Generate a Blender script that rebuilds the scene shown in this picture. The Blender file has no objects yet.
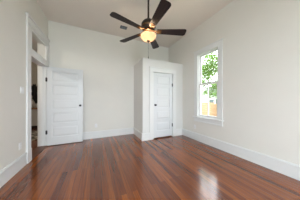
import bpy, bmesh, math, random
from mathutils import Vector, Matrix

C = bpy.context.scene.collection
S = bpy.context.scene
PI = math.pi
random.seed(7)

# ------------------------------------------------------------------ camera, world, sun, lights, exposure
CAM_H = 1.16
YAW = math.radians(24.9)
cd = bpy.data.cameras.new('camera'); cam = bpy.data.objects.new('camera', cd); C.objects.link(cam)
cam.location = (0, 0, CAM_H); cam.rotation_euler = (PI/2, 0, -YAW)
cd.sensor_width = 36; cd.lens = 116.5/300*36; cd.shift_y = 1.0/300; cd.clip_start = 0.02; cd.clip_end = 200
S.camera = cam

w = bpy.data.worlds.new('sky'); S.world = w; w.use_nodes = True
bg = w.node_tree.nodes['Background']
bg.inputs[0].default_value = (0.93, 0.97, 1.0, 1); bg.inputs[1].default_value = 7.2

sd = bpy.data.lights.new('sun', 'SUN'); sd.energy = 2.2; sd.angle = 0.03; sd.color = (1, .95, .87)
sun = bpy.data.objects.new('sun', sd); C.objects.link(sun)
sun.rotation_euler = Vector((0.55, -0.25, -0.8)).to_track_quat('-Z', 'Y').to_euler()

def area(name, loc, direction, sx, sy, power, col):
    d = bpy.data.lights.new(name, 'AREA'); d.shape = 'RECTANGLE'; d.size = sx; d.size_y = sy
    d.energy = power; d.color = col
    o = bpy.data.objects.new(name, d); C.objects.link(o); o.location = loc
    o.rotation_euler = Vector(direction).to_track_quat('-Z', 'Y').to_euler()
    return o
# area lamps added outside the unseen front and side windows, standing in for daylight
DAY = (0.78, 0.94, 1.05)
area('added_front_daylight', (-0.15, -2.48, 1.55), (0, 1, -1.1), 0.74, 1.5, 145, DAY)
area('added_front_daylight', (1.55, -2.48, 1.55), (0, 1, -1.1), 0.74, 1.5, 30, DAY)
area('added_side_daylight', (2.83, -1.35, 1.60), (-1, 0, -1.1), 0.66, 1.7, 32, DAY)
area('added_side_daylight', (-1.31, -1.35, 1.60), (1, 0, -1.5), 0.66, 1.7, 52, DAY)  # left lamp added to brighten the right wall and closet side

S.view_settings.view_transform = 'Standard'; S.view_settings.look = 'None'
S.view_settings.exposure = -0.05; S.view_settings.gamma = 1; S.view_settings.use_curve_mapping = False

# ------------------------------------------------------------------ materials
def mat(name, col, rough=.5, metal=0.0, bump=0, bump_scale=60, var=0.0, var_scale=3, coat=0, spec=None):
    m = bpy.data.materials.new(name); m.use_nodes = True
    nt = m.node_tree; b = nt.nodes['Principled BSDF']
    b.inputs['Base Color'].default_value = (*col, 1); b.inputs['Roughness'].default_value = rough
    b.inputs['Metallic'].default_value = metal
    if coat: b.inputs['Coat Weight'].default_value = coat
    if spec is not None: b.inputs['Specular IOR Level'].default_value = spec
    tc = nt.nodes.new('ShaderNodeTexCoord')
    if var:
        n = nt.nodes.new('ShaderNodeTexNoise'); n.inputs['Scale'].default_value = var_scale; n.inputs['Detail'].default_value = 4
        nt.links.new(tc.outputs['Object'], n.inputs['Vector'])
        r = nt.nodes.new('ShaderNodeValToRGB')
        r.color_ramp.elements[0].position = .3; r.color_ramp.elements[1].position = .7
        r.color_ramp.elements[0].color = (*[c*(1-var) for c in col], 1)
        r.color_ramp.elements[1].color = (*[min(1, c*(1+var)) for c in col], 1)
        nt.links.new(n.outputs['Fac'], r.inputs['Fac']); nt.links.new(r.outputs['Color'], b.inputs['Base Color'])
    if bump:
        n2 = nt.nodes.new('ShaderNodeTexNoise'); n2.inputs['Scale'].default_value = bump_scale; n2.inputs['Detail'].default_value = 3
        nt.links.new(tc.outputs['Object'], n2.inputs['Vector'])
        bp = nt.nodes.new('ShaderNodeBump'); bp.inputs['Strength'].default_value = bump; bp.inputs['Distance'].default_value = .01
        nt.links.new(n2.outputs['Fac'], bp.inputs['Height']); nt.links.new(bp.outputs['Normal'], b.inputs['Normal'])
    return m

M = {}
M['wall'] = mat('wall_paint', (.755, .73, .68), .7, bump=.04, bump_scale=40, var=.01)
M['ceiling'] = mat('ceiling_paint', (.79, .735, .68), .8, bump=.04, bump_scale=40, var=.01)
M['trim'] = mat('white_trim_paint', (.765, .765, .755), .35, var=.01)
M['door'] = mat('white_door_paint', (.69, .70, .71), .35, var=.01)
M['closet'] = mat('closet_paint', (.725, .715, .695), .55, bump=.03, bump_scale=40, var=.01)
M['black'] = mat('black_iron', (.02, .02, .024), .4, .6, var=.1)
M['bronze'] = mat('dark_bronze', (.03, .022, .018), .45, .5, var=.15, var_scale=20)
M['brass'] = mat('antique_bronze', (.12, .06, .024), .42, .7, var=.2, var_scale=25)
M['plate'] = mat('white_plastic', (.82, .82, .82), .4, var=.01)
M['dark'] = mat('dark_slot', (.05, .05, .05), .6, var=.05)
M['vent'] = mat('grey_vent_metal', (.12, .14, .165), .5, .3, var=.05)
M['ventslat'] = mat('vent_slat_metal', (.24, .27, .31), .5, .3, var=.05)
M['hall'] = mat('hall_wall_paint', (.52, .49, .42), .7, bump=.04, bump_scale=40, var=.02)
M['backlit_grey'] = mat('backlit_grey_paint', (.42, .40, .40), .5, var=.02)  # backlit shade put into the grey of the meeting rail and lock

def wood(name, c1, c2, axis_scale, rough=.4, spec=.5):
    m = bpy.data.materials.new(name); m.use_nodes = True; nt = m.node_tree; b = nt.nodes['Principled BSDF']
    tc = nt.nodes.new('ShaderNodeTexCoord'); mp = nt.nodes.new('ShaderNodeMapping'); mp.inputs['Scale'].default_value = axis_scale
    n = nt.nodes.new('ShaderNodeTexNoise'); n.inputs['Scale'].default_value = 1; n.inputs['Detail'].default_value = 6
    r = nt.nodes.new('ShaderNodeValToRGB'); r.color_ramp.elements[0].position = .3; r.color_ramp.elements[1].position = .7
    r.color_ramp.elements[0].color = (*c1, 1); r.color_ramp.elements[1].color = (*c2, 1)
    nt.links.new(tc.outputs['Object'], mp.inputs['Vector']); nt.links.new(mp.outputs['Vector'], n.inputs['Vector'])
    nt.links.new(n.outputs['Fac'], r.inputs['Fac']); nt.links.new(r.outputs['Color'], b.inputs['Base Color'])
    b.inputs['Roughness'].default_value = rough; b.inputs['Specular IOR Level'].default_value = spec
    return m
M['blade'] = wood('dark_walnut_blade', (.012, .007, .007), (.034, .019, .018), (4, 60, 4), .5, .25)
M['fence'] = wood('cedar_boards', (.34, .215, .13), (.40, .265, .165), (6, 2, 40), .8, .2)
M['worktop'] = wood('oak_worktop', (.22, .11, .05), (.36, .20, .10), (3, 40, 40), .4)
M['threshold'] = wood('threshold_wood', (.06, .022, .012), (.15, .06, .03), (60, 4, 60), .35)
M['bark'] = wood('tree_bark', (.20, .17, .14), (.36, .31, .27), (8, 8, 2), .9, .1)

def floor_material():
    m = bpy.data.materials.new('varnished_pine_floor'); m.use_nodes = True; nt = m.node_tree; b = nt.nodes['Principled BSDF']
    N = nt.nodes.new; L = nt.links.new
    tc = N('ShaderNodeTexCoord'); sp = N('ShaderNodeSeparateXYZ'); cb = N('ShaderNodeCombineXYZ')
    L(tc.outputs['Object'], sp.inputs[0]); L(sp.outputs['Y'], cb.inputs['X']); L(sp.outputs['X'], cb.inputs['Y'])
    br = N('ShaderNodeTexBrick'); br.offset = .37; br.inputs['Scale'].default_value = 1
    br.inputs['Brick Width'].default_value = 2.3; br.inputs['Row Height'].default_value = .070
    br.inputs['Mortar Size'].default_value = .0012; br.inputs['Mortar Smooth'].default_value = .3; br.inputs['Bias'].default_value = 0
    br.inputs['Color1'].default_value = (.175, .038, .0065, 1); br.inputs['Color2'].default_value = (.39, .105, .018, 1)
    br.inputs['Mortar'].default_value = (.09, .025, .008, 1)
    L(cb.outputs[0], br.inputs['Vector'])
    mp = N('ShaderNodeMapping'); mp.inputs['Scale'].default_value = (1.6, 55, 1); L(cb.outputs[0], mp.inputs['Vector'])
    n = N('ShaderNodeTexNoise'); n.inputs['Scale'].default_value = 1; n.inputs['Detail'].default_value = 7; n.inputs['Roughness'].default_value = .6
    L(mp.outputs[0], n.inputs['Vector'])
    r = N('ShaderNodeValToRGB'); r.color_ramp.elements[0].position = .3; r.color_ramp.elements[1].position = .72
    r.color_ramp.elements[0].color = (.44, .37, .34, 1); r.color_ramp.elements[1].color = (1.0, 1.0, 1.0, 1)
    L(n.outputs['Fac'], r.inputs['Fac'])
    mx = N('ShaderNodeMix'); mx.data_type = 'RGBA'; mx.blend_type = 'MULTIPLY'; mx.inputs['Factor'].default_value = 1
    L(br.outputs['Color'], mx.inputs['A']); L(r.outputs['Color'], mx.inputs['B']); L(mx.outputs['Result'], b.inputs['Base Color'])
    n3 = N('ShaderNodeTexNoise'); n3.inputs['Scale'].default_value = 3; n3.inputs['Detail'].default_value = 3; L(tc.outputs['Object'], n3.inputs['Vector'])
    mr = N('ShaderNodeMapRange'); mr.inputs['To Min'].default_value = .13; mr.inputs['To Max'].default_value = .19
    L(n3.outputs['Fac'], mr.inputs['Value']); L(mr.outputs['Result'], b.inputs['Roughness'])
    b.inputs['Specular IOR Level'].default_value = .95
    bp = N('ShaderNodeBump'); bp.inputs['Strength'].default_value = .05; bp.inputs['Distance'].default_value = .002
    L(n.outputs['Fac'], bp.inputs['Height']); L(bp.outputs['Normal'], b.inputs['Normal'])
    return m
M['floor'] = floor_material()

def glass_material(name, tint=(1, 1, 1)):
    m = bpy.data.materials.new(name); m.use_nodes = True; nt = m.node_tree
    for x in list(nt.nodes): nt.nodes.remove(x)
    o = nt.nodes.new('ShaderNodeOutputMaterial'); mx = nt.nodes.new('ShaderNodeMixShader')
    t = nt.nodes.new('ShaderNodeBsdfTransparent'); t.inputs[0].default_value = (*tint, 1)
    g = nt.nodes.new('ShaderNodeBsdfGlossy'); g.inputs['Roughness'].default_value = .02
    f = nt.nodes.new('ShaderNodeFresnel'); f.inputs[0].default_value = 1.45
    ge = nt.nodes.new('ShaderNodeNewGeometry'); sb = nt.nodes.new('ShaderNodeMath'); sb.operation = 'SUBTRACT'; sb.inputs[0].default_value = 1
    ml = nt.nodes.new('ShaderNodeMath'); ml.operation = 'MULTIPLY'   # reflect only where the ray enters the pane
    nt.links.new(ge.outputs['Backfacing'], sb.inputs[1]); nt.links.new(sb.outputs[0], ml.inputs[0]); nt.links.new(f.outputs[0], ml.inputs[1])
    nt.links.new(ml.outputs[0], mx.inputs[0]); nt.links.new(t.outputs[0], mx.inputs[1]); nt.links.new(g.outputs[0], mx.inputs[2])
    nt.links.new(mx.outputs[0], o.inputs[0])
    return m
M['glass'] = glass_material('window_glass')
M['transom_glass'] = glass_material('transom_glass', (.93, .93, .92))

def bowl_material():
    m = bpy.data.materials.new('frosted_amber_glass'); m.use_nodes = True; nt = m.node_tree
    for x in list(nt.nodes): nt.nodes.remove(x)
    o = nt.nodes.new('ShaderNodeOutputMaterial')
    mx = nt.nodes.new('ShaderNodeMixShader'); mx.inputs[0].default_value = .25
    t = nt.nodes.new('ShaderNodeBsdfTranslucent'); g = nt.nodes.new('ShaderNodeBsdfDiffuse')
    n = nt.nodes.new('ShaderNodeTexNoise'); n.inputs['Scale'].default_value = 5
    r = nt.nodes.new('ShaderNodeValToRGB'); r.color_ramp.elements[0].color = (.52, .44, .37, 1); r.color_ramp.elements[1].color = (.53, .45, .38, 1)
    nt.links.new(n.outputs['Fac'], r.inputs['Fac'])
    nt.links.new(r.outputs[0], t.inputs[0]); nt.links.new(r.outputs[0], g.inputs[0])
    nt.links.new(t.outputs[0], mx.inputs[1]); nt.links.new(g.outputs[0], mx.inputs[2]); nt.links.new(mx.outputs[0], o.inputs[0])
    return m
M['bowl'] = bowl_material()

def leaf_material(name, c):
    m = mat(name, c, .6, var=.3, var_scale=1.5)
    nt = m.node_tree; b = nt.nodes['Principled BSDF']; o = nt.nodes['Material Output']
    mx = nt.nodes.new('ShaderNodeMixShader'); mx.inputs[0].default_value = .45
    t = nt.nodes.new('ShaderNodeBsdfTranslucent'); t.inputs[0].default_value = (c[0]*1.15, min(1, c[1]*1.15), c[2], 1)
    nt.links.new(b.outputs[0], mx.inputs[1]); nt.links.new(t.outputs[0], mx.inputs[2]); nt.links.new(mx.outputs[0], o.inputs[0])
    return m
M['leaf'] = leaf_material('spring_leaves', (.15, .27, .05))
M['shrub'] = leaf_material('shrub_leaves', (.16, .24, .17))

def siding_material():
    m = mat('white_siding', (.85, .86, .88), .6); nt = m.node_tree; b = nt.nodes['Principled BSDF']
    wv = nt.nodes.new('ShaderNodeTexWave'); wv.bands_direction = 'Z'; wv.wave_profile = 'SAW'; wv.inputs['Scale'].default_value = 1.2
    tc = nt.nodes.new('ShaderNodeTexCoord'); nt.links.new(tc.outputs['Object'], wv.inputs['Vector'])
    bp = nt.nodes.new('ShaderNodeBump'); bp.inputs['Strength'].default_value = .3; bp.inputs['Distance'].default_value = .02
    nt.links.new(wv.outputs['Fac'], bp.inputs['Height']); nt.links.new(bp.outputs['Normal'], b.inputs['Normal'])
    return m
M['siding'] = siding_material()
M['grass'] = mat('lawn', (.13, .22, .06), .9, bump=.5, bump_scale=30, var=.35, var_scale=4)
M['house_glass'] = mat('dark_house_window', (.05, .08, .09), .15, var=.05)
M['roof'] = mat('pale_metal_roof', (.70, .71, .73), .5, var=.03)

def rug_material():
    m = bpy.data.materials.new('patterned_rug_wool'); m.use_nodes = True; nt = m.node_tree; b = nt.nodes['Principled BSDF']
    tc = nt.nodes.new('ShaderNodeTexCoord'); v = nt.nodes.new('ShaderNodeTexVoronoi'); v.inputs['Scale'].default_value = 5.5
    r = nt.nodes.new('ShaderNodeValToRGB'); r.color_ramp.interpolation = 'CONSTANT'
    e = r.color_ramp.elements; e[0].position = 0; e[0].color = (.015, .013, .014, 1); e[1].position = .34; e[1].color = (.34, .30, .25, 1)
    x = e.new(.52); x.color = (.62, .57, .50, 1); x = e.new(.75); x.color = (.07, .05, .05, 1)
    nt.links.new(tc.outputs['Object'], v.inputs['Vector']); nt.links.new(v.outputs['Distance'], r.inputs['Fac'])
    nt.links.new(r.outputs[0], b.inputs['Base Color']); b.inputs['Roughness'].default_value = .95
    return m
M['rug'] = rug_material()
M['cabinet'] = mat('grey_cabinet_paint', (.52, .51, .49), .5, var=.03)
M['ceramic'] = mat('pale_ceramic', (.75, .73, .70), .3, var=.02)
M['shade'] = mat('lamp_linen', (.78, .74, .68), .9, bump=.2, bump_scale=200, var=.03)
M['petal'] = mat('black_bouquet', (.012, .012, .012), .8, var=.3)

# ------------------------------------------------------------------ mesh helpers
def box(bm, x0, x1, y0, y1, z0, z1):
    x0, x1 = min(x0, x1), max(x0, x1); y0, y1 = min(y0, y1), max(y0, y1); z0, z1 = min(z0, z1), max(z0, z1)
    v = [bm.verts.new(p) for p in ((x0,y0,z0),(x1,y0,z0),(x1,y1,z0),(x0,y1,z0),(x0,y0,z1),(x1,y0,z1),(x1,y1,z1),(x0,y1,z1))]
    for f in ((0,3,2,1),(4,5,6,7),(0,1,5,4),(1,2,6,5),(2,3,7,6),(3,0,4,7)): bm.faces.new([v[i] for i in f])

def lathe(bm, prof, seg=32, center=(0,0,0), axis='Z', a0=0):
    rings = []
    for r, h in prof:
        ring = []
        for i in range(seg):
            a = 2*PI*i/seg
            if axis == 'Z': p = (center[0]+r*math.cos(a), center[1]+r*math.sin(a), center[2]+h)
            elif axis == 'Y': p = (center[0]+r*math.cos(a), center[1]+h, center[2]+r*math.sin(a))
            else: p = (center[0]+h, center[1]+r*math.cos(a), center[2]+r*math.sin(a))
            ring.append(bm.verts.new(p))
        rings.append(ring)
    for a, b in zip(rings, rings[1:]):
        for i in range(seg):
            j = (i+1) % seg; bm.faces.new((a[i], a[j], b[j], b[i]))
    for ring in (rings[0], rings[-1]):
        try: bm.faces.new(ring)
        except ValueError: pass

def tube(bm, pts, rad, seg=10):
    pts = [Vector(p) for p in pts]; rings = []
    rads = rad if isinstance(rad, (list, tuple)) else [rad]*len(pts)
    for i, p in enumerate(pts):
        t = (pts[min(i+1, len(pts)-1)] - pts[max(i-1, 0)]).normalized()
        u = t.cross(Vector((0, 0, 1)) if abs(t.z) < .9 else Vector((1, 0, 0))).normalized(); v = t.cross(u)
        rings.append([bm.verts.new(p + (u*math.cos(2*PI*k/seg) + v*math.sin(2*PI*k/seg))*rads[i]) for k in range(seg)])
    for a, b in zip(rings, rings[1:]):
        for i in range(seg):
            j = (i+1) % seg; bm.faces.new((a[i], a[j], b[j], b[i]))
    bm.faces.new(rings[0]); bm.faces.new(list(reversed(rings[-1])))

def obj(name, bm, m, parent=None, bevel=0, smooth=False, loc=None):
    bmesh.ops.recalc_face_normals(bm, faces=bm.faces)
    me = bpy.data.meshes.new(name); bm.to_mesh(me); bm.free()
    me.materials.append(m)
    if smooth: me.shade_smooth() if hasattr(me, 'shade_smooth') else [setattr(p, 'use_smooth', True) for p in me.polygons]
    o = bpy.data.objects.new(name, me); C.objects.link(o)
    if parent: o.parent = parent
    if loc: o.location = loc
    if bevel:
        md = o.modifiers.new('bevel', 'BEVEL'); md.width = bevel; md.segments = 2; md.limit_method = 'ANGLE'
    if smooth:
        md = o.modifiers.new('split', 'EDGE_SPLIT'); md.split_angle = math.radians(45)
    return o

def tag(o, label, cat, kind=None, group=None):
    o['label'] = label; o['category'] = cat
    if kind: o['kind'] = kind
    if group: o['group'] = group
    return o

def empty(name, loc, rz=0):
    o = bpy.data.objects.new(name, None); C.objects.link(o); o.location = loc; o.rotation_euler.z = rz
    o.empty_display_size = .1
    return o

def boxes(*bs):
    bm = bmesh.new()
    for b in bs: box(bm, *b)
    return bm

def copy_tree(o, parent=None):
    c = o.copy(); C.objects.link(c)
    if parent: c.parent = parent
    for ch in list(o.children): copy_tree(ch, c)
    return c

# ------------------------------------------------------------------ room dimensions
XL, XR, YB, YF, H = -1.17, 2.70, 4.01, -2.4, 3.34
WT = .15                              # left wall thickness
DY0, DY1, DH = 3.045, 3.865, 2.05     # doorway
TZ0, TZ1 = 2.17, 2.63                 # transom
CX0, CY0, CH = 1.23, 3.157, 2.40      # closet
WY0, WY1, WZ0, WZ1 = 1.875, 2.50, .71, 2.49    # side window opening
RT = .14                              # right wall thickness
HX, HY0, HY1 = -5.2, 1.2, 7.6         # adjoining room

# ------------------------------------------------------------------ structure
w2 = (-1.66, -1.04)                   # side windows behind the viewer
def st(name, bm, m, label, cat, **k):
    return tag(obj(name, bm, m, **k), label, cat, 'structure')

st('floor', boxes((HX-.2, XR+RT, YF-.16, HY1+.1, -.12, 0)), M['floor'], 'glossy reddish brown narrow plank wood floor running through the room', 'floor')
st('ceiling', boxes((XL-WT, XR+RT, YF-.16, YB+.12, H, H+.12)), M['ceiling'], 'plain warm white painted ceiling above the fan', 'ceiling')
st('wall_left', boxes((XL-WT, XL, YF-.16, w2[0], 0, H), (XL-WT, XL, w2[1], DY0, 0, H), (XL-WT, XL, w2[0], w2[1], 0, WZ0), (XL-WT, XL, w2[0], w2[1], WZ1, H), (XL-WT, XL, DY0, DY1, TZ1, H), (XL-WT, XL, DY1, HY1, 0, H)), M['wall'],
   'plain left wall pierced by the tall doorway and transom', 'wall')
st('wall_back', boxes((XL, XR+RT, YB, YB+.12, 0, H)), M['wall'], 'plain warm white back wall between open door and closet', 'wall')
st('wall_right', boxes((XR, XR+RT, YF-.16, w2[0], 0, H), (XR, XR+RT, w2[1], WY0, 0, H), (XR, XR+RT, WY1, YB, 0, H),
                       (XR, XR+RT, w2[0], w2[1], 0, WZ0), (XR, XR+RT, w2[0], w2[1], WZ1, H),
                       (XR, XR+RT, WY0, WY1, 0, WZ0), (XR, XR+RT, WY0, WY1, WZ1, H)), M['wall'],
   'plain right wall with the tall window overlooking the fence', 'wall')
fw = ((-.54, .24), (1.16, 1.94))
st('wall_front', boxes((XL, fw[0][0], YF-.16, YF, 0, H), (fw[0][1], fw[1][0], YF-.16, YF, 0, H), (fw[1][1], XR, YF-.16, YF, 0, H),
                       (fw[0][0], fw[0][1], YF-.16, YF, 0, .74), (fw[0][0], fw[0][1], YF-.16, YF, 2.5, H),
                       (fw[1][0], fw[1][1], YF-.16, YF, 0, .74), (fw[1][0], fw[1][1], YF-.16, YF, 2.5, H)), M['wall'],
   'plain front wall with two windows behind the viewer', 'wall')
# closet built out from the back wall
KX0, KX1, KH = 1.575, 2.285, 2.045    # closet door opening
st('wall_closet', boxes((CX0, KX0, CY0, CY0+.10, 0, CH), (KX1, XR, CY0, CY0+.10, 0, CH), (KX0, KX1, CY0, CY0+.10, KH, CH),
                        (CX0, CX0+.10, CY0+.10, YB, 0, CH), (CX0, XR, CY0, YB, CH-.001, CH+.02)), M['closet'],
   'white boxed-in closet shorter than the ceiling in the far right corner', 'closet')
# adjoining room
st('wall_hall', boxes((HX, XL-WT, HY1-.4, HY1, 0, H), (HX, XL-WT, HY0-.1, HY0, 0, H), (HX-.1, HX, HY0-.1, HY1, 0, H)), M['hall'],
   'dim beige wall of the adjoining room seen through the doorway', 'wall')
st('ceiling_hall', boxes((HX-.1, XL-WT, HY0-.1, HY1, H, H+.12)), M['ceiling'], 'ceiling of the adjoining room beyond the transom', 'ceiling')

# baseboards: flat board, stepped cap, small shoe
def base_x(bm, x0, x1, y, s):         # runs along x, on a wall at y, projecting by s (sign)
    box(bm, x0, x1, y, y+s*.018, 0, .185); box(bm, x0, x1, y, y+s*.030, .185, .205); box(bm, x0, x1, y, y+s*.022, .205, .220)
def base_y(bm, y0, y1, x, s):
    box(bm, x, x+s*.018, y0, y1, 0, .185); box(bm, x, x+s*.030, y0, y1, .185, .205); box(bm, x, x+s*.022, y0, y1, .205, .220)
CW = .135                             # casing width
bm = bmesh.new(); base_y(bm, YF, DY0-CW-.02, XL, 1); st('baseboard_left', bm, M['trim'], 'tall white baseboard along the left wall before the doorway', 'baseboard', bevel=.003)
bm = bmesh.new(); base_x(bm, XL+.03, CX0, YB, -1); st('baseboard_back', bm, M['trim'], 'tall white baseboard along the back wall between door and closet', 'baseboard', bevel=.003)
bm = bmesh.new(); base_y(bm, YF, CY0, XR, -1); st('baseboard_right', bm, M['trim'], 'tall white baseboard along the right wall below the window', 'baseboard', bevel=.003)
bm = bmesh.new(); base_x(bm, CX0-.03, KX0-.125, CY0, -1); base_x(bm, KX1+.125, XR-.03, CY0, -1); base_y(bm, CY0, YB-.03, CX0, -1)
st('baseboard_closet', bm, M['trim'], 'white baseboard wrapping the foot of the corner closet', 'baseboard', bevel=.003)

# doorway casing (left wall): side boards, head, cap, jamb lining, transom bar
xs = XL+.025
bm = boxes((XL, xs, DY0-CW, DY0, 0, TZ1), (XL, xs, DY1, YB-.001, 0, TZ1),                     # side casings
           (XL, xs+.006, DY0-CW-.008, DY0+.008, 0, .24),                                     # plinth block
           (XL, xs, DY0-CW, YB-.001, TZ1, TZ1+.125), (XL, xs+.02, DY0-CW-.03, YB-.001, TZ1+.125, TZ1+.15),
           (XL, xs+.012, DY0-CW-.012, YB-.001, TZ1-.01, TZ1+.012),
           (XL-WT, XL, DY0, DY0+.012, 0, TZ1), (XL-WT, XL, DY1-.012, DY1, 0, TZ1), (XL-WT, XL, DY0, DY1, TZ1-.012, TZ1),
           (XL-WT, xs-.005, DY0, DY1, DH, TZ0),
           (XL-.075, XL-.055, DY1-.026, DY1-.012, 0, DH),(XL-.075, XL-.055, DY0+.012, DY0+.026, 0, DH),
           (XL-WT-.02, XL-WT, DY0-CW, DY0, 0, TZ1+.13), (XL-WT-.02, XL-WT, DY1, DY1+CW, 0, TZ1+.13), (XL-WT-.02, XL-WT, DY0, DY1, TZ1, TZ1+.13))
st('trim_1', bm, M['trim'], 'wide white casing around the doorway and transom on the left', 'door casing', bevel=.003)
st('trim_2', boxes((XL-WT-.01, XL+.03, DY0+.012, DY1-.012, 0, .014)), M['threshold'], 'dark worn wooden threshold strip across the open doorway', 'threshold', bevel=.005)

# transom
win2 = empty('window_2', ((XL+.0), (DY0+DY1)/2, TZ0)); tag(win2, 'small fixed transom window over the open doorway', 'transom window', 'structure')
y0, y1 = -(DY1-DY0)/2+.012, (DY1-DY0)/2-.012; zt = TZ1-TZ0-.012
obj('sash', boxes((-.02, .02, y0, y0+.03, 0, zt), (-.02, .02, y1-.03, y1, 0, zt), (-.02, .02, y0+.03, y1-.03, 0, .032), (-.02, .02, y0+.03, y1-.03, zt-.055, zt)), M['trim'], win2, bevel=.002)
obj('glass', boxes((-.003, .003, y0+.028, y1-.028, .03, zt-.053)), M['transom_glass'], win2)

# closet door casing
kc = .125
bm = boxes((KX0-kc, KX0, CY0-.022, CY0, 0, KH), (KX1, KX1+kc, CY0-.022, CY0, 0, KH), (KX0-kc, KX1+kc, CY0-.022, CY0, KH, KH+kc),
           (KX0-kc-.01, KX1+kc+.01, CY0-.032, CY0, KH+kc, KH+kc+.018),
           (KX0, KX0+.006, CY0, CY0+.10, 0, KH), (KX1-.006, KX1, CY0, CY0+.10, 0, KH), (KX0, KX1, CY0, CY0+.10, KH-.006, KH))
st('trim_3', bm, M['trim'], 'flat white casing framing the closed closet door', 'door casing', bevel=.003)

# ------------------------------------------------------------------ five-panel doors
def leaf_mesh(wd, ht, th):
    """origin at the hinge-side bottom, x along width, front face at y = 0, thickness towards +y"""
    bm = bmesh.new(); s = .105
    zs = [.205]; k = ht-.205-.10; pn = (k-4*.085)/5
    box(bm, s-.012, wd-s+.012, .014, th-.014, .19, ht-.09)           # panel core
    box(bm, 0, s, 0, th, 0, ht); box(bm, wd-s, wd, 0, th, 0, ht)
    z = 0; rails = [(0, .205)]; z = .205
    panels = []
    for i in range(5):
        panels.append((z, z+pn)); z += pn
        rails.append((z, z+(.085 if i < 4 else .10))); z = rails[-1][1]
    for a, b in rails: box(bm, s, wd-s, 0, th, a, b)
    for a, b in panels:                                              # raised field with a bevelled border
        for yy, y2 in ((.014, .007), (th-.014, th-.007)):
            o = [(s+.02, yy, a+.02), (wd-s-.02, yy, a+.02), (wd-s-.02, yy, b-.02), (s+.02, yy, b-.02)]
            i = [(s+.05, y2, a+.05), (wd-s-.05, y2, a+.05), (wd-s-.05, y2, b-.05), (s+.05, y2, b-.05)]
            ov = [bm.verts.new(p) for p in o]; iv = [bm.verts.new(p) for p in i]
            for q in range(4): bm.faces.new((ov[q], ov[(q+1)%4], iv[(q+1)%4], iv[q]))
            bm.faces.new(iv)
    return bm

def knob_set(parent, x, z, th):
    bm = bmesh.new()
    box(bm, x-.026, x+.026, -.007, 0, z-.026, z+.026); box(bm, x-.026, x+.026, th, th+.007, z-.026, z+.026)
    r = obj('knob_plate', bm, M['black'], parent, bevel=.003)
    bm = bmesh.new()
    prof = [(.009, -.005), (.009, -.028), (.016, -.034), (.026, -.044), (.029, -.054), (.025, -.063), (.012, -.068), (.002, -.069)]
    lathe(bm, prof, 20, (x, 0, z), 'Y'); lathe(bm, [(a, th-b) for a, b in prof], 20, (x, 0, z), 'Y')
    obj('knob', bm, M['black'], parent, smooth=True)

def hinge(parent, x, y, z):
    bm = bmesh.new()
    lathe(bm, [(.002, -.056), (.008, -.052), (.008, .052), (.002, .056)], 12, (x, y, z))
    box(bm, x-.02, x+.02, y+.004, y+.010, z-.048, z+.048)
    obj('hinge', bm, M['black'], parent, smooth=True)

d1 = empty('door_1', (-1.138, 3.805, .016)); tag(d1, 'open white five-panel door with black knob against the back wall', 'door', 'structure')
obj('leaf', leaf_mesh(.803, 2.025, .038), M['door'], d1, bevel=.002)
knob_set(d1, .803-.062, 1.02, .038)
obj('latch_plate', boxes((.802, .806, .008, .03, .98, 1.07)), M['black'], d1)
hinge(d1, -.006, -.004, 1.69); hinge(d1, -.006, -.004, .34)

d2 = empty('door_2', (KX0+.009, CY0+.012, .032)); tag(d2, 'closed white five-panel closet door with small dark knob', 'door', 'structure')
wd = KX1-KX0-.018
obj('leaf', leaf_mesh(wd, KH-.006-.032-.006, .036), M['door'], d2, bevel=.002)
knob_set(d2, .06, 1.005, .036)
hinge(d2, wd+.003, -.014, 1.65); hinge(d2, wd+.003, -.014, .345)

# ------------------------------------------------------------------ side window
win = empty('window_1', (XR, (WY0+WY1)/2, WZ0)); tag(win, 'tall white sash window on the right wall overlooking greenery and fence', 'window', 'structure')
hy = (WY1-WY0)/2; hz = WZ1-WZ0; cw = .115
obj('casing', boxes((-.022, 0, -hy-cw, -hy, 0, hz), (-.022, 0, hy, hy+cw, 0, hz), (-.022, 0, -hy-cw, hy+cw, hz, hz+.11), (-.038, 0, -hy-cw-.02, hy+cw+.02, hz+.11, hz+.135)), M['trim'], win, bevel=.003)
obj('jamb', boxes((0, RT, -hy, -hy+.014, 0, hz), (0, RT, hy-.014, hy, 0, hz), (0, RT, -hy+.014, hy-.014, hz-.014, hz), (0, RT+.03, -hy+.014, hy-.014, 0, .012),
                  (.022, .034, -hy+.014, -hy+.03, 0, hz), (.022, .034, hy-.03, hy-.014, 0, hz)), M['trim'], win, bevel=.002)
obj('sill', boxes((-.07, 0, -hy-cw-.03, hy+cw+.03, -.032, 0)), M['trim'], win, bevel=.006)
obj('apron', boxes((-.022, 0, -hy-cw, hy+cw, -.145, -.03), (-.032, 0, -hy-cw-.01, hy+cw+.01, -.145, -.118)), M['trim'], win, bevel=.003)
def sash(name, x, z0, z1, mull, rail):
    a, b = -hy+.014, hy-.014; r = .042
    bs = [(x-.018, x+.018, a, a+r, z0, z1), (x-.018, x+.018, b-r, b, z0, z1), (x-.018, x+.018, a+r, b-r, z0, z0+rail[0]), (x-.018, x+.018, a+r, b-r, z1-rail[1], z1)]
    if mull: bs.append((x-.014, x+.014, -.012, .012, z0+rail[0], z1-rail[1]))
    s = obj(name, boxes(*bs), M['trim'], win, bevel=.002)
    obj('pane', boxes((x-.003, x+.003, a+r-.004, b-r+.004, z0+rail[0]-.004, z1-rail[1]+.004)), M['glass'], s)
    return s
zm = 1.63-WZ0
sash('upper_sash', .085, zm-.02, hz-.014, False, (.035, .035))
ls = sash('lower_sash', .048, .012, zm+.018, True, (.05, .03))
obj('meeting_rail', boxes((.028, .068, -hy+.056, hy-.056, zm+.018, zm+.026)), M['backlit_grey'], ls)
bm = bmesh.new(); box(bm, .02, .045, -.03, .03, zm+.026, zm+.034); lathe(bm, [(.012, 0), (.012, .012), (.004, .014)], 12, (.03, 0, zm+.034)); obj('sash_lock', bm, M['backlit_grey'], ls)

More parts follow.
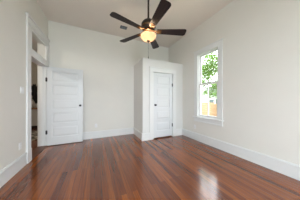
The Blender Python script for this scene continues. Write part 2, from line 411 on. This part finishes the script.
# windows behind the viewer
def plain_window(name, cx, cy, rz, label, wy, z0, z1):
    r = empty(name, (cx, cy, z0), rz); tag(r, label, 'window', 'structure'); h = wy/2; t = z1-z0
    obj('casing', boxes((-.022, 0, -h-cw, -h, 0, t), (-.022, 0, h, h+cw, 0, t), (-.022, 0, -h-cw, h+cw, t, t+.11), (-.05, 0, -h-cw-.02, h+cw+.02, -.03, 0)), M['trim'], r, bevel=.003)
    obj('sash', boxes((.02, .05, -h, -h+.04, 0, t), (.02, .05, h-.04, h, 0, t), (.02, .05, -h+.04, h-.04, 0, .05), (.02, .05, -h+.04, h-.04, t-.04, t), (.02, .05, -h+.04, h-.04, t/2-.02, t/2+.02)), M['trim'], r, bevel=.002)
plain_window('window_3', (fw[0][0]+fw[0][1])/2, YF, -PI/2, 'white sash window in the front wall, nearer the doorway side', .78, .74, 2.5)
plain_window('window_4', (fw[1][0]+fw[1][1])/2, YF, -PI/2, 'white sash window in the front wall, nearer the side window', .78, .74, 2.5)
plain_window('window_5', XR, (w2[0]+w2[1])/2, 0, 'second white sash window on the right wall, behind the viewer', .62, WZ0, WZ1)
plain_window('added_window_6', XL, (w2[0]+w2[1])/2, PI, 'unseen white sash window added on the left wall to brighten the room', .62, WZ0, WZ1)  # left window put in to light the closet side and right wall

# ------------------------------------------------------------------ ceiling fan
FX, FY, FZ = .862, 1.927, 2.42
fan = empty('ceiling_fan', (FX, FY, FZ)); tag(fan, 'dark five-blade ceiling fan with lit amber bowl hanging on a long rod', 'ceiling fan')
z = H-FZ
bm = bmesh.new(); lathe(bm, [(.012, z-.075), (.03, z-.07), (.058, z-.045), (.07, z-.015), (.07, z-.0005)], 32); obj('canopy', bm, M['bronze'], fan, smooth=True)
bm = bmesh.new(); lathe(bm, [(.0165, .20), (.0165, z-.07)], 20); obj('downrod', bm, M['bronze'], fan, smooth=True)
bm = bmesh.new(); lathe(bm, [(.022, .235), (.034, .225), (.034, .20), (.06, .188), (.105, .165), (.125, .135), (.128, .09), (.118, .055), (.10, .04), (.07, .03), (.02, .03)], 40)
hous = obj('motor_housing', bm, M['bronze'], fan, smooth=True)
bm = bmesh.new(); lathe(bm, [(.129, .085), (.133, .08), (.133, .07), (.128, .065), (.126, .06), (.1285, .09)], 40); obj('housing_band', bm, M['brass'], hous, smooth=True)
bm = bmesh.new(); lathe(bm, [(.02, .03), (.072, .03), (.085, .012), (.085, -.008), (.055, -.02), (.055, -.04), (.02, -.045)], 32); obj('light_fitter', bm, M['brass'], fan, smooth=True)
# bowl: open at the top
bm = bmesh.new()
outer = [(.004, -.178), (.03, -.176), (.06, -.168), (.09, -.152), (.115, -.132), (.132, -.111), (.139, -.092), (.140, -.080), (.136, -.073)]
inner = [(r-.005 if r > .02 else .004, h+.005) for r, h in reversed(outer)]
lathe(bm, outer+inner, 48); bowl = obj('light_bowl', bm, M['bowl'], fan, smooth=True)
bm = bmesh.new(); lathe(bm, [(.002, -.200), (.010, -.197), (.013, -.190), (.010, -.186), (.030, -.182), (.035, -.175), (.033, -.168), (.005, -.166)], 20); obj('finial', bm, M['bronze'], bowl, smooth=True)
bm = bmesh.new(); tube(bm, [(0, 0, -.045), (0, 0, -.172)], .005, 8); obj('bowl_rod', bm, M['brass'], bowl)
def blade_mesh():
    bm = bmesh.new(); n = 12; top = []; 
    r0, r1 = .155, .690
    pts = []
    for i in range(n+1):
        t = i/n; r = r0+(r1-.045-r0)*t; hw = .052+.026*t
        pts.append((r, hw))
    out = [(r, hw) for r, hw in pts]
    for k in range(1, 6):                                            # rounded end
        a = PI/2*k/5; out.append((r1-.045+.045*math.sin(a), .078-.045+.045*math.cos(a)))
    poly = out + [(r, -hw) for r, hw in reversed(out)]
    lo = [bm.verts.new((x, y, -.004)) for x, y in poly]; hi = [bm.verts.new((x, y, .004)) for x, y in poly]
    bm.faces.new(lo); bm.faces.new(hi)
    for i in range(len(poly)):
        j = (i+1) % len(poly); bm.faces.new((lo[i], lo[j], hi[j], hi[i]))
    return bm
def iron_mesh():
    bm = bmesh.new()
    tube(bm, [(.085, 0, .022), (.12, 0, .012), (.15, .0, -.004), (.185, 0, -.010)], [.013, .012, .011, .012], 10)
    for s in (-1, 0, 1): tube(bm, [(.165, 0, -.008), (.20, s*.022, -.012), (.225, s*.026, -.010)], [.010, .010, .007], 8)
    box(bm, .165, .235, -.036, .036, -.010, -.0045)
    return bm
blade0 = None
for k in range(5):
    a = math.radians(3.1-24.9+72*k)
    if blade0 is None:
        blade0 = obj('blade', blade_mesh(), M['blade'], fan, bevel=.002)
        iron0 = obj('blade_iron', iron_mesh(), M['brass'], blade0, smooth=True); b = blade0
    else:
        b = copy_tree(blade0, fan)
    b.matrix_basis = Matrix.Rotation(a, 4, 'Z') @ Matrix.Rotation(math.radians(-11), 4, 'X')
bm = bmesh.new()
for i in range(46): lathe(bm, [(.0008, -.0028), (.0026, 0), (.0008, .0028)], 6, (.03*0, 0, -.203-i*.0056))
ch = obj('pull_chain', bm, M['bronze'], fan)
bm = bmesh.new(); lathe(bm, [(.002, -.49), (.006, -.485), (.007, -.468), (.003, -.455), (.002, -.45)], 12); obj('chain_knob', bm, M['bronze'], ch, smooth=True)
bd = bpy.data.lights.new('fan_bulb_light', 'POINT'); bd.energy = 15; bd.color = (1, .77, .52); bd.shadow_soft_size = .02
bl = bpy.data.objects.new('fan_bulb_light', bd); C.objects.link(bl); bl.parent = fan; bl.location = (.0, -.0, -.128)

# ------------------------------------------------------------------ small fixtures
vent = empty('ceiling_vent', (.742, 3.457, H)); vent.scale = (.85, .8, 1); tag(vent, 'small grey louvred vent on the ceiling behind the fan', 'vent')
obj('frame', boxes((-.115, .115, -.085, -.06, -.012, 0), (-.115, .115, .06, .085, -.012, 0), (-.115, -.09, -.06, .06, -.012, 0), (.09, .115, -.06, .06, -.012, 0), (-.09, .09, -.06, .06, -.003, 0)), M['vent'], vent, bevel=.002)
for i in range(7):
    o = obj('slat', boxes((-.09, .09, -.007, .007, -.001, .001)), M['ventslat'], vent, loc=(0, -.048+i*.016, -.008)); o.rotation_euler.x = math.radians(35)

def outlet(loc, rz, label):
    """faces -y before rotation"""
    r = empty('wall_outlet', loc, rz); tag(r, label, 'power outlet', group='wall outlets above the baseboards')
    obj('cover_plate', boxes((-.036, .036, -.006, 0, -.058, .058)), M['plate'], r, bevel=.003)
    for s in (-1, 1):
        bm = bmesh.new(); lathe(bm, [(.016, -.0085), (.0165, -.006), (.0165, -.004)], 20, (0, 0, s*.02), 'Y'); k = obj('socket', bm, M['plate'], r)
        obj('slot', boxes((-.007, -.005, -.0092, -.008, s*.02-.004, s*.02+.006), (.005, .007, -.0092, -.008, s*.02-.004, s*.02+.006), (-.002, .002, -.0092, -.008, s*.02-.011, s*.02-.007)), M['dark'], k)
    return r
outlet((XL, 2.725, .395), PI/2, 'white power outlet on the left wall near the doorway')
outlet((.002, YB, .394), 0, 'white power outlet on the back wall beside the open door')
outlet((XR, 2.607, .388), -PI/2, 'white power outlet on the right wall below the window corner')
sw = empty('light_switch', (XL, 2.785, 1.35), PI/2); tag(sw, 'white light switch on the left wall beside the doorway casing', 'light switch')
obj('cover_plate', boxes((-.058, .058, -.006, 0, -.058, .058)), M['plate'], sw, bevel=.003)
for s in (-1, 1): obj('rocker', boxes((s*.023-.0165, s*.023+.0165, -.010, -.006, -.033, .033)), M['plate'], sw, bevel=.002)

# ------------------------------------------------------------------ adjoining room furniture (through the doorway)
ld = bpy.data.lights.new('added_hall_light', 'POINT'); ld.energy = 58; ld.color = (1, .92, .80); ld.shadow_soft_size = .15  # unseen point light added to brighten the adjoining room, no fixture
lo = bpy.data.objects.new('added_hall_light', ld); C.objects.link(lo); lo.location = (-2.6, 2.9, 2.6)
cab = empty('cabinet', (-2.75, 6.84, 0)); tag(cab, 'grey cabinet with wooden worktop seen through the doorway', 'cabinet')
obj('body', boxes((-1.1, 1.1, -.24, .34, .10, .80)), M['cabinet'], cab, bevel=.004)
obj('plinth', boxes((-1.06, 1.06, -.20, .34, 0, .10)), M['black'], cab)
obj('worktop', boxes((-1.13, 1.13, -.30, .34, .80, .87)), M['worktop'], cab, bevel=.005)
for i in range(4):
    dr = obj('cabinet_door', boxes((-1.08+i*.543, -1.08+i*.543+.53, -.258, -.24, .13, .70)), M['cabinet'], cab, bevel=.004)
    bm = bmesh.new(); lathe(bm, [(.006, -.26), (.014, -.275), (.012, -.285), (.002, -.288)], 12, (-1.08+i*.543+(.48 if i % 2 == 0 else .05), 0, .62), 'Y'); obj('handle', bm, M['black'], dr)
rug = obj('rug', boxes((-1.0, 1.0, -.62, .62, 0, .012)), M['rug'], bevel=.004, loc=(-2.55, 5.25, 0)); rug.rotation_euler.z = math.radians(-4)
tag(rug, 'black and cream patterned rug on the floor beyond the doorway', 'rug')
vs = empty('vase', (-2.44, 6.92, .87)); tag(vs, 'tall black bouquet in a pale pot on the worktop beyond the doorway', 'vase')
bm = bmesh.new(); lathe(bm, [(.05, 0), (.065, .01), (.09, .09), (.085, .15), (.07, .17), (.062, .165), (.05, .12)], 24); obj('pot', bm, M['ceramic'], vs, smooth=True)
bm = bmesh.new()
for i in range(110):
    a = random.uniform(0, 2*PI); q = random.random()**.5; hh = random.uniform(.35, 1.0); r = q*(.06+.08*min(1, hh/.6))
    tube(bm, [(0, 0, .12), (.6*r*math.cos(a), .6*r*math.sin(a), .12+hh*.45), (r*math.cos(a), r*math.sin(a), hh), (r*1.05*math.cos(a), r*1.05*math.sin(a), hh+.07)], [.006, .014, .034, .008], 7)
obj('bouquet', bm, M['petal'], vs)
lp = empty('table_lamp', (-2.50, 6.60, .87)); tag(lp, 'small pale table lamp on the worktop left of the dark vase', 'lamp')
bm = bmesh.new(); lathe(bm, [(.045, 0), (.05, .01), (.02, .03), (.035, .08), (.03, .12), (.01, .15), (.008, .2)], 20); obj('base', bm, M['ceramic'], lp, smooth=True)
bm = bmesh.new(); lathe(bm, [(.085, .15), (.055, .30), (.052, .30), (.082, .15)], 24); obj('lamp_shade', bm, M['shade'], lp, smooth=True)

# ------------------------------------------------------------------ outside the window
GZ = -.65
st('ground', boxes((-30, 40, -30, 40, GZ-.1, GZ)), M['grass'], 'strip of lawn outside below the window', 'ground')
fc = empty('garden_fence', (6.5, 4.81, GZ)); tag(fc, 'light cedar board fence outside the window', 'fence')
FH = 1.06-GZ
bm = bmesh.new()
for i in range(12): box(bm, 0, .022, 0, 6.0, i*FH/12+.002, (i+1)*FH/12-.003)
obj('board_panel', bm, M['fence'], fc)
bm = bmesh.new()
for i in range(10): box(bm, -.25, -.228, -6.0, -.02, i*FH/10+.01, (i+1)*FH/10-.055); box(bm, -.17, -.15, -6.0, -.02, i*FH/10-.07, i*FH/10+.03)
obj('slat_panel', bm, M['fence'], fc)
for y in (-5.8, -3.9, -2.0, -.04, 2.0, 4.0, 5.9): obj('post', boxes((.024, .11, y-.045, y+.045, 0, FH-.02)) if y > 0 else boxes((-.149, -.06, y-.045, y+.045, 0, FH-.02)), M['fence'], fc, bevel=.004)

hs = empty('neighbour_house', (17.0, 12.9, GZ)); tag(hs, 'low white sided house behind the fence', 'house')
obj('wall', boxes((-1.5, 5, -7, 7, 0, 3.1)), M['siding'], hs)
bm = bmesh.new()
a = [(-1.9, -7.3, 3.05), (-1.9, 7.3, 3.05), (1.75, 7.3, 4.3), (1.75, -7.3, 4.3), (5.4, -7.3, 3.05), (5.4, 7.3, 3.05)]
v = [bm.verts.new(p) for p in a]; u = [bm.verts.new((p[0], p[1], p[2]+.1)) for p in a]
bm.faces.new((v[0], v[1], v[2], v[3])); bm.faces.new((v[3], v[2], v[5], v[4])); bm.faces.new((u[0], u[1], u[2], u[3])); bm.faces.new((u[3], u[2], u[5], u[4]))
for p, q in ((0, 1), (1, 2), (2, 5), (5, 4), (4, 3), (3, 0)): bm.faces.new((v[p], v[q], u[q], u[p]))
obj('roof', bm, M['roof'], hs)
for y in (-1.15, -2.15, 2.5):
    f = obj('window', boxes((-1.54, -1.5, y-.42, y+.42, .95, 2.12)), M['siding'], hs)
    obj('pane', boxes((-1.55, -1.54, y-.36, y+.36, 1.0, 2.06)), M['house_glass'], f)

def tree(loc, height, crown_z, crown_r, n, label, seed):
    random.seed(seed)
    r = empty('tree', loc); tag(r, label, 'tree')
    bm = bmesh.new()
    tube(bm, [(0, 0, 0), (.05, .03, height*.25), (-.04, .05, height*.5), (.05, 0, height*.8)], [.11, .09, .07, .03], 10)
    tips = []
    for i in range(16):
        a = random.uniform(0, 2*PI); z0 = random.uniform(.28, .7)*height; L = random.uniform(.5, 1)*crown_r
        e = Vector((math.cos(a)*L, math.sin(a)*L, z0+random.uniform(.2, .9)*L))
        m = Vector((e.x*.45, e.y*.45, z0+(e.z-z0)*.6))
        tube(bm, [(0, 0, z0), m, e], [.045, .03, .01], 6); tips += [m, e, (m+e)/2]
    obj('trunk', bm, M['bark'], r, smooth=True)
    bm = bmesh.new()
    cl = tips+[Vector((random.gauss(0, .45)*crown_r, random.gauss(0, .45)*crown_r, crown_z+random.gauss(0, .5)*crown_r)) for _ in range(30)]
    for i in range(n):
        c = random.choice(cl); p = c+Vector((random.gauss(0, .33), random.gauss(0, .33), random.gauss(0, .27)))
        s = random.uniform(.05, .11); q = Matrix.Rotation(random.uniform(0, 2*PI), 3, 'Z') @ Matrix.Rotation(random.uniform(-1.2, 1.2), 3, 'X')
        vs_ = [bm.verts.new(p + q @ Vector(t)*s) for t in ((-1, 0, 0), (-.2, -.5, .08), (1, 0, 0), (-.2, .5, .08))]
        bm.faces.new(vs_)
    obj('foliage', bm, M['leaf'], r)
tree((10.8, 8.55, GZ), 6.6, 4.9-GZ, 2.3, 13500, 'leafy green tree beyond the fence, filling the upper sash', 3)
